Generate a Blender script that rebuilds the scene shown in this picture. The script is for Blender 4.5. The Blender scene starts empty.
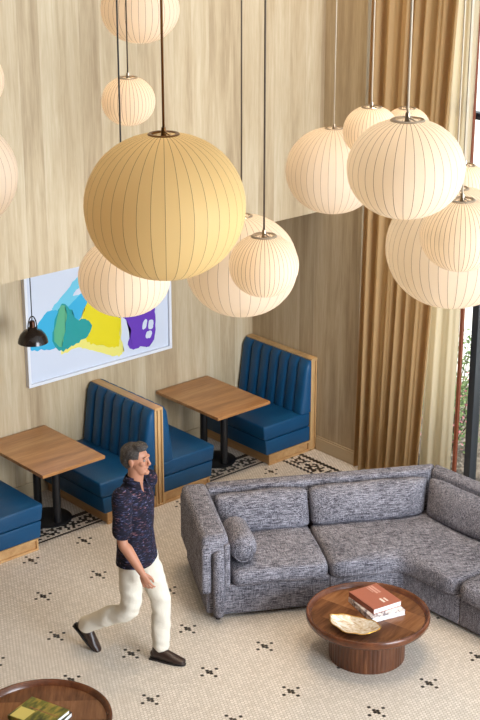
import bpy, bmesh, math, random
from mathutils import Vector, Matrix, noise
PI = math.pi
random.seed(7)
C = bpy.context.scene.collection
S = bpy.context.scene

# ------------------------------------------------------------------ helpers
def mesh_obj(name, bm, mats, parent=None, smooth=False, angle=None):
    me = bpy.data.meshes.new(name)
    bm.normal_update()
    bm.to_mesh(me); bm.free()
    if not isinstance(mats, (list, tuple)): mats = [mats]
    for m in mats: me.materials.append(m)
    if smooth:
        for p in me.polygons: p.use_smooth = True
        if angle: me.set_sharp_from_angle(angle=math.radians(angle))
    o = bpy.data.objects.new(name, me); C.objects.link(o)
    if parent is not None: o.parent = parent
    return o
def tag(o, label, cat=None, group=None, kind=None):
    if label: o['label'] = label
    if cat: o['category'] = cat
    if group: o['group'] = group
    if kind: o['kind'] = kind
    return o
def thing(name, label, cat, loc=(0, 0, 0), rz=0, group=None):
    o = bpy.data.objects.new(name, None); C.objects.link(o)
    o.location = loc; o.rotation_euler = (0, 0, rz); o.empty_display_size = .1
    return tag(o, label, cat, group)
def struct(name, bm, m, parent=None, **k):
    o = mesh_obj(name, bm, m, parent, **k)
    if parent is None: o['kind'] = 'structure'
    return o
def box(bm, x0, x1, y0, y1, z0, z1, bev=0, mi=0, seg=2):
    t = bmesh.new()
    v = [t.verts.new((x, y, z)) for x in (x0, x1) for y in (y0, y1) for z in (z0, z1)]
    for f in ((0, 1, 3, 2), (4, 6, 7, 5), (0, 4, 5, 1), (2, 3, 7, 6), (0, 2, 6, 4), (1, 5, 7, 3)):
        t.faces.new([v[i] for i in f])
    if bev: bmesh.ops.bevel(t, geom=t.edges[:], offset=bev, segments=seg, profile=.5, affect='EDGES')
    merge(bm, t, mi); return bm
def merge(bm, t, mi=0):
    bmesh.ops.recalc_face_normals(t, faces=t.faces[:])
    mp = {v: bm.verts.new(v.co) for v in t.verts}
    for f in t.faces:
        try:
            n = bm.faces.new([mp[v] for v in f.verts]); n.material_index = mi
            n.smooth = f.smooth
        except ValueError: pass
    t.free()
def loft(bm, bot, top, z0, z1, bev=0, seg=3, mi=0, mids=None):
    """prism between two polygons (lists of xy), optional bevel"""
    t = bmesh.new()
    a = [t.verts.new((x, y, z0)) for x, y in bot]; b = [t.verts.new((x, y, z1)) for x, y in top]
    t.faces.new(a[::-1]); t.faces.new(b)
    n = len(a)
    for i in range(n): t.faces.new((a[i], a[(i+1) % n], b[(i+1) % n], b[i]))
    bmesh.ops.recalc_face_normals(t, faces=t.faces[:])
    if bev: bmesh.ops.bevel(t, geom=t.edges[:], offset=bev, segments=seg, profile=.5, affect='EDGES', clamp_overlap=True)
    merge(bm, t, mi); return bm
def lathe(bm, prof, n=48, cx=0, cy=0, mi=0, close=False):
    rings = []
    for r, z in prof:
        if r < 1e-6: rings.append([bm.verts.new((cx, cy, z))])
        else: rings.append([bm.verts.new((cx+r*math.cos(2*PI*i/n), cy+r*math.sin(2*PI*i/n), z)) for i in range(n)])
    pairs = list(zip(rings, rings[1:]))
    if close: pairs.append((rings[-1], rings[0]))
    for a, b in pairs:
        for i in range(n):
            j = (i+1) % n
            if len(a) == 1 and len(b) == 1: continue
            if len(a) == 1: f = bm.faces.new((a[0], b[i], b[j]))
            elif len(b) == 1: f = bm.faces.new((a[i], a[j], b[0]))
            else: f = bm.faces.new((a[i], a[j], b[j], b[i]))
            f.material_index = mi
    bmesh.ops.recalc_face_normals(bm, faces=bm.faces[:])
    return bm
def tube(bm, pts, rad, n=10, mi=0, caps=True):
    """tapered tube along 3d points; rad number or list"""
    pts = [Vector(p) for p in pts]
    rad = [rad]*len(pts) if isinstance(rad, (int, float)) else rad
    rings = []; up = None
    for k, p in enumerate(pts):
        d = (pts[min(k+1, len(pts)-1)] - pts[max(k-1, 0)]).normalized()
        if up is None: up = d.orthogonal().normalized()
        up = (up - d*up.dot(d)).normalized(); s = d.cross(up)
        rings.append([bm.verts.new(p + (up*math.cos(2*PI*i/n) + s*math.sin(2*PI*i/n))*rad[k]) for i in range(n)])
    for a, b in zip(rings, rings[1:]):
        for i in range(n):
            f = bm.faces.new((a[i], a[(i+1) % n], b[(i+1) % n], b[i])); f.material_index = mi; f.smooth = True
    if caps:
        f = bm.faces.new(rings[0][::-1]); f.material_index = mi
        f = bm.faces.new(rings[-1]); f.material_index = mi
    return bm

# ------------------------------------------------------------------ materials
class NT:
    def __init__(s, name):
        s.m = bpy.data.materials.new(name); s.m.use_nodes = True
        s.t = s.m.node_tree; s.n = s.t.nodes
        s.b = s.n['Principled BSDF']; s.out = s.n['Material Output']
    def add(s, typ, ins=None, **k):
        n = s.n.new(typ)
        for a, v in k.items(): setattr(n, a, v)
        for a, v in (ins or {}).items():
            if isinstance(v, bpy.types.NodeSocket): s.t.links.new(v, n.inputs[a])
            else: n.inputs[a].default_value = v
        return n
    def link(s, a, b): s.t.links.new(a, b)
    def math(s, op, a, b=0., c=None):
        n = s.add('ShaderNodeMath', {0: a, 1: b}, operation=op)
        if c is not None:
            if isinstance(c, bpy.types.NodeSocket): s.link(c, n.inputs[2])
            else: n.inputs[2].default_value = c
        return n.outputs[0]
    def coord(s, sc=(1, 1, 1), rot=(0, 0, 0), loc=(0, 0, 0)):
        c = s.add('ShaderNodeTexCoord'); m = s.add('ShaderNodeMapping', {'Scale': sc, 'Rotation': rot, 'Location': loc})
        s.link(c.outputs['Object'], m.inputs['Vector']); return m.outputs[0]
    def noise(s, v, scale=5, det=4, rough=.5, dist=0):
        return s.add('ShaderNodeTexNoise', {'Vector': v, 'Scale': scale, 'Detail': det, 'Roughness': rough, 'Distortion': dist}).outputs['Fac']
    def ramp(s, fac, cols):
        n = s.add('ShaderNodeValToRGB', {'Fac': fac}); r = n.color_ramp
        while len(r.elements) < len(cols): r.elements.new(.5)
        for e, (p, c) in zip(r.elements, cols): e.position = p; e.color = (*c, 1)
        return n.outputs[0]
    def mix(s, f, a, b, mode='MIX'):
        n = s.add('ShaderNodeMix', data_type='RGBA', blend_type=mode)
        for i, v in ((0, f), (6, a), (7, b)):
            if isinstance(v, bpy.types.NodeSocket): s.link(v, n.inputs[i])
            else: n.inputs[i].default_value = v if i == 0 else (*v, 1)
        return n.outputs[2]
    def bump(s, h, dist=.002, st=1.):
        n = s.add('ShaderNodeBump', {'Height': h, 'Distance': dist, 'Strength': st}); s.link(n.outputs[0], s.b.inputs['Normal'])
    def set(s, col=None, rough=None, metal=None, spec=None):
        for k, v in (('Base Color', col), ('Roughness', rough), ('Metallic', metal), ('Specular IOR Level', spec)):
            if v is None: continue
            if isinstance(v, bpy.types.NodeSocket): s.link(v, s.b.inputs[k])
            else: s.b.inputs[k].default_value = (*v, 1) if k == 'Base Color' and len(v) == 3 else v
        return s.m
def srgb(r, g, b):
    f = lambda c: (c/255/12.92 if c <= 10.3 else ((c/255+.055)/1.055)**2.4)
    return (f(r), f(g), f(b))
def plain(name, col, rough=.5, metal=0., spec=.5):
    return NT(name).set(col, rough, metal, spec)
def wood(name, dark, mid, light, grain=(1, 1, 1), scale=6., rough=.4, plank=None, seam=None, bump=.0004, var=.35, wave=14.):
    """grain: mapping scale, small along the grain; plank=(axis index, width)"""
    t = NT(name); v = t.coord(grain)
    if plank:
        c = t.add('ShaderNodeTexCoord'); sp = t.add('ShaderNodeSeparateXYZ', {0: c.outputs['Object']})
        q = t.math('DIVIDE', sp.outputs[plank[0]], plank[1]); fl = t.math('FLOOR', q)
        w = t.add('ShaderNodeTexWhiteNoise', {'W': fl}, noise_dimensions='1D')
        off = t.add('ShaderNodeVectorMath', {0: w.outputs['Color'], 3: 13.}, operation='SCALE')
        v = t.add('ShaderNodeVectorMath', {0: v, 1: off.outputs[0]}, operation='ADD').outputs[0]
    n1 = t.noise(v, scale, 8, .62, .6); n2 = t.noise(v, scale*7, 3, .6)
    n3 = t.noise(v, scale*.35, 3, .5, 1.5)
    f = t.math('ADD', t.math('MULTIPLY', n1, .55), t.math('ADD', t.math('MULTIPLY', n2, .2), t.math('MULTIPLY', n3, .25)))
    if plank: f = t.math('ADD', f, t.math('MULTIPLY', t.math('SUBTRACT', w.outputs['Value'], .5), var*.3))
    col = t.ramp(f, [(.33, dark), (.5, mid), (.66, light)])
    if seam:
        fr = t.math('FRACT', q); e = t.math('LESS_THAN', fr, seam)
        col = t.mix(t.math('MULTIPLY', e, .45), col, tuple(c*.45 for c in dark))
    t.bump(n1, bump); return t.set(col, rough)

M = {}
M['panel'] = wood('pale_oak_panel', srgb(156, 133, 102), srgb(184, 163, 131), srgb(202, 185, 156), (1, 1, .07), 11, .55, (0, .20), .006, var=.4)
M['panel_side'] = wood('oak_panel_side', srgb(156, 133, 102), srgb(184, 163, 131), srgb(202, 185, 156), (1, 1, .07), 11, .55, (1, .20), .006, var=.4)
M['oak'] = wood('honey_oak', srgb(168, 124, 76), srgb(196, 152, 102), srgb(214, 174, 124), (1, .12, 1), 9, .4)
M['oak_v_lit'] = wood('honey_oak_upright_lit', srgb(178, 138, 90), srgb(204, 166, 116), srgb(222, 188, 140), (1, 1, .12), 9, .4)  # same oak, lightened to paint in the daylight on the uprights
M['table_top'] = wood('oiled_table_oak', srgb(154, 104, 60), srgb(188, 134, 84), srgb(210, 160, 108), (.1, 1, 1), 9, .3, (1, .49), .004, var=.5)
M['walnut'] = wood('walnut_veneer', srgb(82, 48, 29), srgb(124, 80, 50), srgb(158, 110, 72), (.12, 1, 1), 8, .25, (0, .245), .003, var=.9)
M['walnut_rim'] = wood('walnut_rim', srgb(66, 34, 20), srgb(96, 54, 32), srgb(120, 72, 44), (1, 1, 1), 5, .25)
M['walnut_slat'] = wood('walnut_slat', srgb(50, 26, 15), srgb(88, 50, 29), srgb(128, 80, 48), (1, 1, .1), 16, .35)
M['blackmetal'] = plain('black_powder_coat', (.012, .012, .014), .42)
M['blackenamel'] = plain('black_enamel', (.018, .012, .01), .18)
M['brass'] = plain('antique_brass', srgb(120, 84, 48), .35, 1.)
M['nickel'] = plain('brushed_nickel', srgb(176, 160, 140), .3, 1.)
M['cord_shaded'] = plain('shaded_cord', srgb(70, 56, 42), .5)  # shaded copy of the lamp cord, shade put into the colour
M['cord_lit'] = plain('lit_cord', srgb(190, 176, 155), .4)  # lit copy of the same cord, window light put into the colour
M['white_paint'] = plain('white_frame_paint', srgb(225, 226, 232), .3)
M['trim'] = plain('cream_baseboard', srgb(186, 166, 134), .45)
M['black_tile'] = plain('black_tile', srgb(26, 20, 18), .35)
M['dark_wall'] = wood('dark_blocker_panel', srgb(62, 46, 34), srgb(84, 64, 48), srgb(102, 80, 60), (1, 1, .1), 7, .6)  # invented dark finish, cuts light bounced off the unseen walls
M['ceil'] = plain('white_ceiling', (.75, .74, .72), .8)

# blue vinyl
t = NT('blue_vinyl'); v = t.coord(); n = t.noise(v, 260, 2, .5); n2 = t.noise(v, 4, 3, .5)
t.bump(n, .0006)
M['vinyl'] = t.set(t.mix(n2, srgb(9, 66, 104), srgb(13, 78, 122)), .40, spec=.4)
# sofa tweed : slub threads both ways
def tweed(name, a, b, c):
    t = NT(name); ns = [t.noise(t.coord(q), 1.5, 3, .7) for q in ((9, 130, 130), (130, 9, 130), (130, 130, 9))]; n4 = t.noise(t.coord(), 5, 3, .5)
    f = t.math('ADD', t.math('MULTIPLY', ns[0], .42), t.math('ADD', t.math('MULTIPLY', ns[1], .26), t.math('ADD', t.math('MULTIPLY', ns[2], .26), t.math('MULTIPLY', n4, .06))))
    t.bump(f, .003); return t.set(t.ramp(f, [(.43, a), (.5, b), (.57, c)]), .95, spec=.15)
M['tweed'] = tweed('grey_tweed', srgb(40, 38, 46), srgb(110, 108, 117), srgb(172, 169, 178))
# floor mosaic
TX, RY = .029, .6158/24
def mosaic():
    t = NT('cream_penny_mosaic'); c = t.add('ShaderNodeTexCoord'); sp = t.add('ShaderNodeSeparateXYZ', {0: c.outputs['Object']})
    u = t.math('DIVIDE', t.math('SUBTRACT', sp.outputs[0], .5*TX), TX); v = t.math('DIVIDE', sp.outputs[1], RY)
    ds, ids = [], []
    for o in (0, 1):
        cu = t.math('ADD', t.math('ROUND', t.math('SUBTRACT', u, .5*o)), .5*o)
        cv = t.math('ADD', t.math('MULTIPLY', t.math('ROUND', t.math('MULTIPLY', t.math('SUBTRACT', v, float(o)), .5)), 2.), float(o))
        dx = t.math('MULTIPLY', t.math('SUBTRACT', u, cu), TX); dy = t.math('MULTIPLY', t.math('SUBTRACT', v, cv), RY)
        ds.append(t.math('SQRT', t.math('ADD', t.math('MULTIPLY', dx, dx), t.math('MULTIPLY', dy, dy))))
        ids.append(t.math('ADD', t.math('MULTIPLY', cu, 1.37), t.math('MULTIPLY', cv, 7.913)))
    d = t.math('MINIMUM', ds[0], ds[1]); k = t.math('LESS_THAN', ds[0], ds[1])
    i = t.math('ADD', t.math('MULTIPLY', k, ids[0]), t.math('MULTIPLY', t.math('SUBTRACT', 1., k), ids[1]))
    w = t.add('ShaderNodeTexWhiteNoise', {'W': i}, noise_dimensions='1D')
    tile = t.mix(w.outputs['Value'], srgb(198, 189, 179), srgb(221, 212, 203))
    f = t.add('ShaderNodeMapRange', {'Value': d, 'From Min': .0118, 'From Max': .0138}).outputs[0]
    big = t.noise(t.coord(), .8, 3, .5)
    tile = t.mix(t.math('MULTIPLY', big, .25), tile, srgb(200, 186, 172))
    t.bump(t.math('SUBTRACT', 1., f), .0008, .6)
    r = t.math('ADD', t.math('MULTIPLY', f, .4), .38)
    return t.set(t.mix(f, tile, srgb(172, 160, 144)), r, spec=.4)
M['mosaic'] = mosaic()
# lamp shades
def shade_mat(name, col, tr):
    t = NT(name); n = t.n; t.set(col, .55, spec=.25)
    tl = t.add('ShaderNodeBsdfTranslucent', {'Color': (*tr, 1)}); mx = t.add('ShaderNodeMixShader', {0: .5})
    t.link(t.b.outputs[0], mx.inputs[1]); t.link(tl.outputs[0], mx.inputs[2]); t.link(mx.outputs[0], t.out.inputs[0]); return t.m
M['shade'] = shade_mat('cream_shade_vinyl', srgb(230, 210, 192), (.9, .80, .63))
M['shade_gold'] = shade_mat('golden_shade_vinyl', srgb(226, 196, 136), (.82, .66, .42))
M['rib'] = shade_mat('shade_wire_rib', srgb(128, 102, 80), (.34, .25, .17))
t = NT('bulb_glow'); t.b.inputs['Emission Color'].default_value = (1, .72, .42, 1); t.b.inputs['Emission Strength'].default_value = 16; M['bulb'] = t.m
# curtains
def cloth(name, col, tr, f):
    t = NT(name); t.set(col, .9, spec=.1); tl = t.add('ShaderNodeBsdfTranslucent', {'Color': (*tr, 1)})
    mx = t.add('ShaderNodeMixShader', {0: f}); t.link(t.b.outputs[0], mx.inputs[1]); t.link(tl.outputs[0], mx.inputs[2]); t.link(mx.outputs[0], t.out.inputs[0]); return t.m
M['drape'] = cloth('gold_drape', srgb(192, 160, 116), (.84, .62, .37), .36)
M['sheer'] = cloth('cream_sheer', srgb(240, 228, 204), (.95, .86, .68), .6)
M['rust'] = plain('rust_painted_metal', srgb(128, 66, 42), .5)
M['frame_dark'] = plain('dark_window_metal', srgb(52, 56, 62), .35, .3)
t = NT('window_glass'); g = t.add('ShaderNodeBsdfTransparent', {'Color': (.95, .97, .97, 1)}); gl = t.add('ShaderNodeBsdfGlossy', {'Roughness': .02})
mx = t.add('ShaderNodeMixShader', {0: .06}); t.link(g.outputs[0], mx.inputs[1]); t.link(gl.outputs[0], mx.inputs[2]); t.link(mx.outputs[0], t.out.inputs[0]); M['glass'] = t.m

# ------------------------------------------------------------------ setting
XB, YA, YS, ZS, ZC = 3.65, 1.13, .10, 2.565, 8.0
bm = bmesh.new(); box(bm, -9, XB+.3, -13, YA+.2, -.2, 0)
def disc(bm, x, y, r=.0150, z0=0, z1=.0012, mi=1, n=6):
    b = [bm.verts.new((x+r*math.cos(PI/6+2*PI*i/n), y+r*math.sin(PI/6+2*PI*i/n), z1)) for i in range(n)]
    a = [bm.verts.new((v.co.x, v.co.y, z0)) for v in b]
    f = bm.faces.new(b); f.material_index = mi
    for i in range(n):
        f = bm.faces.new((a[i], a[(i+1) % n], b[(i+1) % n], b[i])); f.material_index = mi
for a in range(-16, 16):
    for b in range(0, 22):
        x, y = a*.58 - b*.29, -b*.6158
        if x < -8.8 or x > 3.0 or y < -12.8: continue
        for dx, dr in ((-.5, 0), (.5, 0), (0, 1), (0, -1), (-2.5, 0), (2.5, 0), (0, 3), (0, -3)):
            disc(bm, x+dx*TX, y+dr*RY)
def band(u, v):      # u along, v across, metres from the band's centre line
    u = (u + .11) % .22 - .11; r = math.hypot(u, v*1.0)
    if .040 < abs(u)+abs(v) < .078: return True
    if abs(v) < .02 and abs(u) > .086: return True
    if math.hypot(abs(u)-.058, abs(v)-.060) < .022: return True
    return False
for j in range(-600, 60):
    y = j*RY
    for i in range(-320, 125):
        x = i*TX + (.5*TX if j % 2 == 0 else 0)
        if x < -9 or x > XB-.02: continue
        inx = y > .2 and y < .52 and x < 3.47
        iny = x > 3.16 and x < 3.47 and y <= .52 and y > -12.9
        if not (inx or iny): continue
        k = None
        dx, dy = x-3.18, .225-y        # outward distances from the thin line
        e = max(dx, -dy) if False else None
        # distance outward across band
        o = max(x-3.18, y-.225)
        if o < -.016: continue
        if o < .016: k = True
        elif .215 < o < .27: k = True
        elif .035 < o < .20:
            if y-.225 > x-3.18: k = band(x, o-.115)
            else: k = band(y, o-.115)
        if k: disc(bm, x, y, .0170)
floor = struct('floor', bm, [M['mosaic'], M['black_tile']])
tag(floor, 'cream penny tile mosaic floor with small black flower motifs and a black patterned border')

bm = bmesh.new(); box(bm, -9, XB+.3, YA, YA+.2, 0, ZS); o = struct('wall_back', bm, M['panel'])
bm = bmesh.new(); box(bm, -9, XB, YS, YA+.2, ZS, ZC); o = struct('wall_back_upper', bm, M['panel'])
bm = bmesh.new(); box(bm, -9.2, -9, -13, YA+.2, 0, ZC); struct('blocker_wall_left', bm, M['dark_wall'])  # unseen wall, added to block light from this side
bm = bmesh.new(); box(bm, XB, XB+.3, -.45, YA, 0, ZC); o = struct('wall_right', bm, M['panel_side'])
bm = bmesh.new(); box(bm, -9, XB+1.6, -13, YA+.2, ZC, ZC+.3); struct('ceiling', bm, M['ceil'])  # part beyond the glass is an added eave that keeps sun out
bm = bmesh.new(); box(bm, -9, -3, -13.2, -13, 0, ZC); box(bm, -3, XB+.3, -13.2, -13, 0, .2); box(bm, -3, XB+.3, -13.2, -13, 6.2, ZC); struct('blocker_wall_front', bm, M['dark_wall'])  # unseen wall, added; its opening is narrowed to direct the light
bm = bmesh.new()
box(bm, XB-.018, XB, -.45, .112, 0, .135, .004); box(bm, XB-.012, XB, -.45, .112, .135, .155, .003)
struct('baseboard_right', bm, M['trim'])
bm = bmesh.new(); box(bm, -9, -.52, YA-.018, YA, 0, .14, .004); box(bm, .23, .85, YA-.018, YA, 0, .14, .004); box(bm, 2.30, 2.88, YA-.018, YA, 0, .14, .004)
struct('baseboard_back', bm, M['trim'])
# glazed window wall on the right
bm = bmesh.new(); box(bm, XB+.15, XB+.30, -13, -.45, 0, .10, .004); sill = struct('window_1', bm, M['frame_dark'])
tag(sill, 'full height dark framed window wall behind the curtain')
bm = bmesh.new(); box(bm, 3.79, 3.82, -1.645, -1.615, .10, ZC); o = mesh_obj('jamb_strip', bm, M['rust'], sill); o['label'] = 'rust coloured upright strip beside the glass'
for k, y in enumerate([-1.80, -3.6, -5.4, -7.2, -9.0, -10.8, -12.9]):
    bm = bmesh.new(); box(bm, 3.83, 3.93, y, y+.075, .10, ZC, .003); mesh_obj('mullion', bm, M['frame_dark'], sill)
for z in (3.70, 6.9):
    bm = bmesh.new(); box(bm, 3.84, 3.92, -12.9, -.45, z, z+.06); mesh_obj('transom', bm, M['frame_dark'], sill)
ys = [-.45, -1.725, -3.525, -5.325, -7.125, -8.925, -10.725, -12.83]
for a, b in zip(ys, ys[1:]):
    bm = bmesh.new(); box(bm, 3.873, 3.879, b-.0, a-.075 if a < -.5 else a, .10, ZC); mesh_obj('glass_pane', bm, M['glass'], sill)

# outside
t = NT('pale_paving'); n = t.noise(t.coord(), 3, 4, .6); M['paving'] = t.set(t.mix(n, srgb(226, 222, 214), srgb(240, 238, 232)), .8)
bm = bmesh.new(); box(bm, XB+.3, 30, -22, 25, -.2, -.02); o = struct('ground_outside', bm, M['paving'])
tag(o, 'pale sunlit paving outside the window')
t = NT('garden_soil'); n = t.noise(t.coord(), 14, 6, .7); M['soil'] = t.set(t.ramp(n, [(.35, srgb(60, 50, 42)), (.5, srgb(120, 108, 98)), (.65, srgb(150, 140, 130))]), .95)
bm = bmesh.new(); box(bm, 4.1, 6.2, -12, 3.0, -.02, .04, .01); o = struct('garden_bed', bm, M['soil']); tag(o, 'gravelly planting bed outside the window')
t = NT('shrub_leaf'); w = t.add('ShaderNodeObjectInfo'); n = t.noise(t.coord(), 30, 2, .5)
M['leaf'] = t.set(t.ramp(n, [(.35, srgb(46, 78, 34)), (.5, srgb(84, 118, 58)), (.68, srgb(150, 176, 110))]), .6)
M['petal'] = plain('pink_petal', srgb(214, 130, 140), .6)
def shrub_mesh(seed, r, h, flowers):
    rr = random.Random(seed); bm = bmesh.new()
    for k in range(900):
        a = rr.uniform(0, 2*PI); e = rr.uniform(0, 1); rad = r*math.sqrt(rr.random())*(.6+.4*math.sin(PI*min(1, e+.2)))
        p = Vector((rad*math.cos(a), rad*math.sin(a), .06+h*e)); s = rr.uniform(.018, .034)
        d = Vector((rr.uniform(-1, 1), rr.uniform(-1, 1), rr.uniform(-.2, 1))).normalized(); q = d.orthogonal().normalized()*s*.45
        vs = [bm.verts.new(x) for x in (p, p+d*s+q, p+d*s*2.1, p+d*s-q)]
        f = bm.faces.new(vs); f.material_index = 2 if (flowers and rr.random() < .12) else 1
    for k in range(9):
        a = rr.uniform(0, 2*PI); tube(bm, [(0, 0, 0), (r*.5*math.cos(a), r*.5*math.sin(a), h*.5), (r*.7*math.cos(a), r*.7*math.sin(a), h*.9)], [.008, .006, .003], 5, 0)
    return bm
M['twig'] = plain('shrub_twig', srgb(84, 64, 46), .8)
for k, (x, y, r, h, fl, lb) in enumerate([(4.6, -.9, .42, .75, True, 'pink flowering shrub just outside the window glass'), (4.7, -1.9, .40, .6, False, 'low green shrub outside the window, nearer the camera'),
        (5.4, -.2, .45, .9, False, 'taller green shrub outside behind the pink flowering shrub'), (5.5, -1.3, .4, .55, True, 'small pink flowering shrub at the outer edge of the planting bed')]):
    tr = thing('garden_shrub', lb, 'shrub', (x, y, .04), 0, 'shrubs outside the window')
    o = mesh_obj('foliage', shrub_mesh(40+k, r, h, fl), [M['twig'], M['leaf'], M['petal']], tr)

# ------------------------------------------------------------------ curtains
def curtain(path, path2, z0, z1, name, mat, amp, per, seed, label, th=.003):
    rr = random.Random(seed); bm = bmesh.new(); n = 260; zs = [z0, 1.5, 3.0, 4.5, 6.0, z1]
    ph = [rr.uniform(-1, 1) for _ in range(40)]; grid = []
    for zi, z in enumerate(zs):
        q = z/z1; a = Vector(path[0]).lerp(Vector(path2[0]), q); b = Vector(path[1]).lerp(Vector(path2[1]), q); d = (b-a); ln = d.length; d.normalize(); nn = Vector((-d.y, d.x))
        row = []
        for i in range(n+1):
            s = ln*i/n; k = i/n*per
            w = math.sin(2*PI*k + .8*math.sin(1.7*k+ph[0]) + .25*math.sin(z*.6+k)) + .35*math.sin(2*PI*k*2.1+ph[1]+.3*z)
            g = 1 + .25*math.sin(k*2.3+ph[2]); f = 1.15-.05*zi
            p = a + d*s + nn*(amp*w*g*f*.75)
            row.append(bm.verts.new((p.x, p.y, z)))
        grid.append(row)
    for r0, r1 in zip(grid, grid[1:]):
        for i in range(n):
            f = bm.faces.new((r0[i], r0[i+1], r1[i+1], r1[i])); f.smooth = True
    o = mesh_obj(name, bm, mat, smooth=True)
    md = o.modifiers.new('thickness', 'SOLIDIFY'); md.thickness = th
    return tag(o, label, 'curtain')
curtain(((3.60, -.49), (3.655, -1.30)), ((3.58, -.60), (3.67, -1.70)), .015, ZC-.12, 'curtain', M['drape'], .044, 7, 3, 'floor length gold pleated curtain hanging at the end of the wood wall')
curtain(((3.745, -1.22), (3.758, -1.60)), ((3.758, -1.45), (3.762, -1.70)), .015, ZC-.12, 'sheer_curtain', M['sheer'], .018, 2.4, 5, 'pale cream translucent curtain panel beside the window glass', .002)
bm = bmesh.new(); tube(bm, [(3.56, -.46, ZC-.09), (3.76, -2.2, ZC-.09)], .015, 10)
for p in ((3.565, -.5), (3.755, -2.15)): tube(bm, [(p[0], p[1], ZC-.09), (p[0], p[1], ZC)], .01, 8)
tag(mesh_obj('curtain_rail', bm, M['blackmetal'], smooth=True, angle=40), 'black curtain rail fixed under the ceiling', 'curtain rail')

# ------------------------------------------------------------------ picture
pic = thing('framed_picture', 'large white framed abstract print of blue, yellow and purple shapes on the wood wall', 'picture', (1.64, YA, 1.13))
PW, PH = 1.74, 1.16
bm = bmesh.new()
for a in ((-PW/2, -PW/2+.03, 0, PH), (PW/2-.03, PW/2, 0, PH), (-PW/2+.03, PW/2-.03, 0, .03), (-PW/2+.03, PW/2-.03, PH-.03, PH)):
    box(bm, a[0], a[1], -.05, 0, a[2], a[3], .002)
mesh_obj('frame', bm, M['white_paint'], pic)
M['paper'] = plain('print_paper', srgb(208, 214, 228), .25, spec=.6)
cols = {'cyan': srgb(58, 172, 214), 'sky': srgb(110, 196, 222), 'teal': srgb(34, 150, 150), 'green': srgb(90, 170, 130), 'yellow': srgb(226, 208, 34), 'lemon': srgb(232, 222, 120), 'purple': srgb(104, 62, 176), 'brown': srgb(128, 96, 70), 'deep': srgb(84, 46, 150)}
pm = [M['paper']] + [plain('ink_'+k, c, .25, spec=.6) for k, c in cols.items()]; ki = {k: i+1 for i, k in enumerate(cols)}
bm = bmesh.new(); box(bm, -PW/2+.03, PW/2-.03, -.022, 0, .03, PH-.03)
def blob(pts, ink, lay, sub=5, jag=.012):
    rr = random.Random(hash(ink) % 97 if False else len(ink)*7+lay); out = []
    n = len(pts)
    for i in range(n):
        p0, p1, p2, p3 = [Vector(pts[(i+k) % n]) for k in (-1, 0, 1, 2)]
        for s in range(sub):
            u = s/sub
            q = .5*((2*p1)+(p2-p0)*u+(2*p0-5*p1+4*p2-p3)*u*u+(3*p1-p0-3*p2+p3)*u**3)
            out.append(q + Vector((rr.uniform(-jag, jag), rr.uniform(-jag, jag))))
    t = bmesh.new(); y0 = -.0222-.0003*lay
    f = t.faces.new([t.verts.new((p.x-PW/2, y0, p.y)) for p in out])
    bmesh.ops.triangulate(t, faces=t.faces[:]); 
    for f in t.faces:
        f.normal_update()
        if f.normal.y > 0: f.normal_flip()
        g = bm.faces.new([bm.verts.new(v.co) for v in f.verts]); g.material_index = ki[ink]
    t.free()
blob([(.05, .38), (.10, .56), (.26, .70), (.42, .74), (.58, .84), (.66, .96), (.80, 1.02), (.92, .96), (.90, .80), (.74, .62), (.60, .46), (.36, .33), (.16, .34)], 'cyan', 1)
blob([(.30, .72), (.46, .84), (.62, .98), (.74, .96), (.66, .82), (.48, .70)], 'sky', 2)
blob([(.40, .30), (.42, .24), (.56, .27), (.72, .22), (.90, .14), (1.05, .07), (1.14, .10), (1.12, .24), (1.10, .60), (.95, .76), (.78, .74), (.66, .60), (.56, .44)], 'lemon', 3)
blob([(.68, .34), (.78, .26), (.94, .20), (1.08, .17), (1.10, .30), (1.13, .60), (1.05, .80), (.86, .80), (.74, .72), (.66, .56)], 'yellow', 4)
blob([(.30, .40), (.34, .60), (.42, .74), (.52, .68), (.60, .56), (.74, .52), (.76, .42), (.66, .34), (.52, .30), (.40, .28)], 'teal', 5)
blob([(.33, .44), (.40, .72), (.47, .70), (.46, .50), (.40, .32)], 'green', 6)
blob([(1.08, .48), (1.16, .44), (1.24, .30), (1.20, .16), (1.26, .09), (1.38, .10), (1.46, .08), (1.53, .16), (1.55, .36), (1.52, .50), (1.40, .60), (1.20, .66), (1.10, .58)], 'purple', 7, jag=.008)
pm.append(M['paper']); ki['paper'] = len(pm)-1
blob([(1.38, .28), (1.40, .36), (1.44, .37), (1.43, .29)], 'paper', 9, jag=.003)
blob([(1.46, .27), (1.47, .35), (1.52, .34), (1.51, .26)], 'paper', 10, jag=.003)
blob([(1.42, .18), (1.44, .24), (1.50, .23), (1.48, .17)], 'paper', 11, jag=.003)
blob([(.56, .80), (.60, .85), (.68, .87), (.66, .81)], 'paper', 12, jag=.004)
mesh_obj('print', bm, pm, pic)

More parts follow.
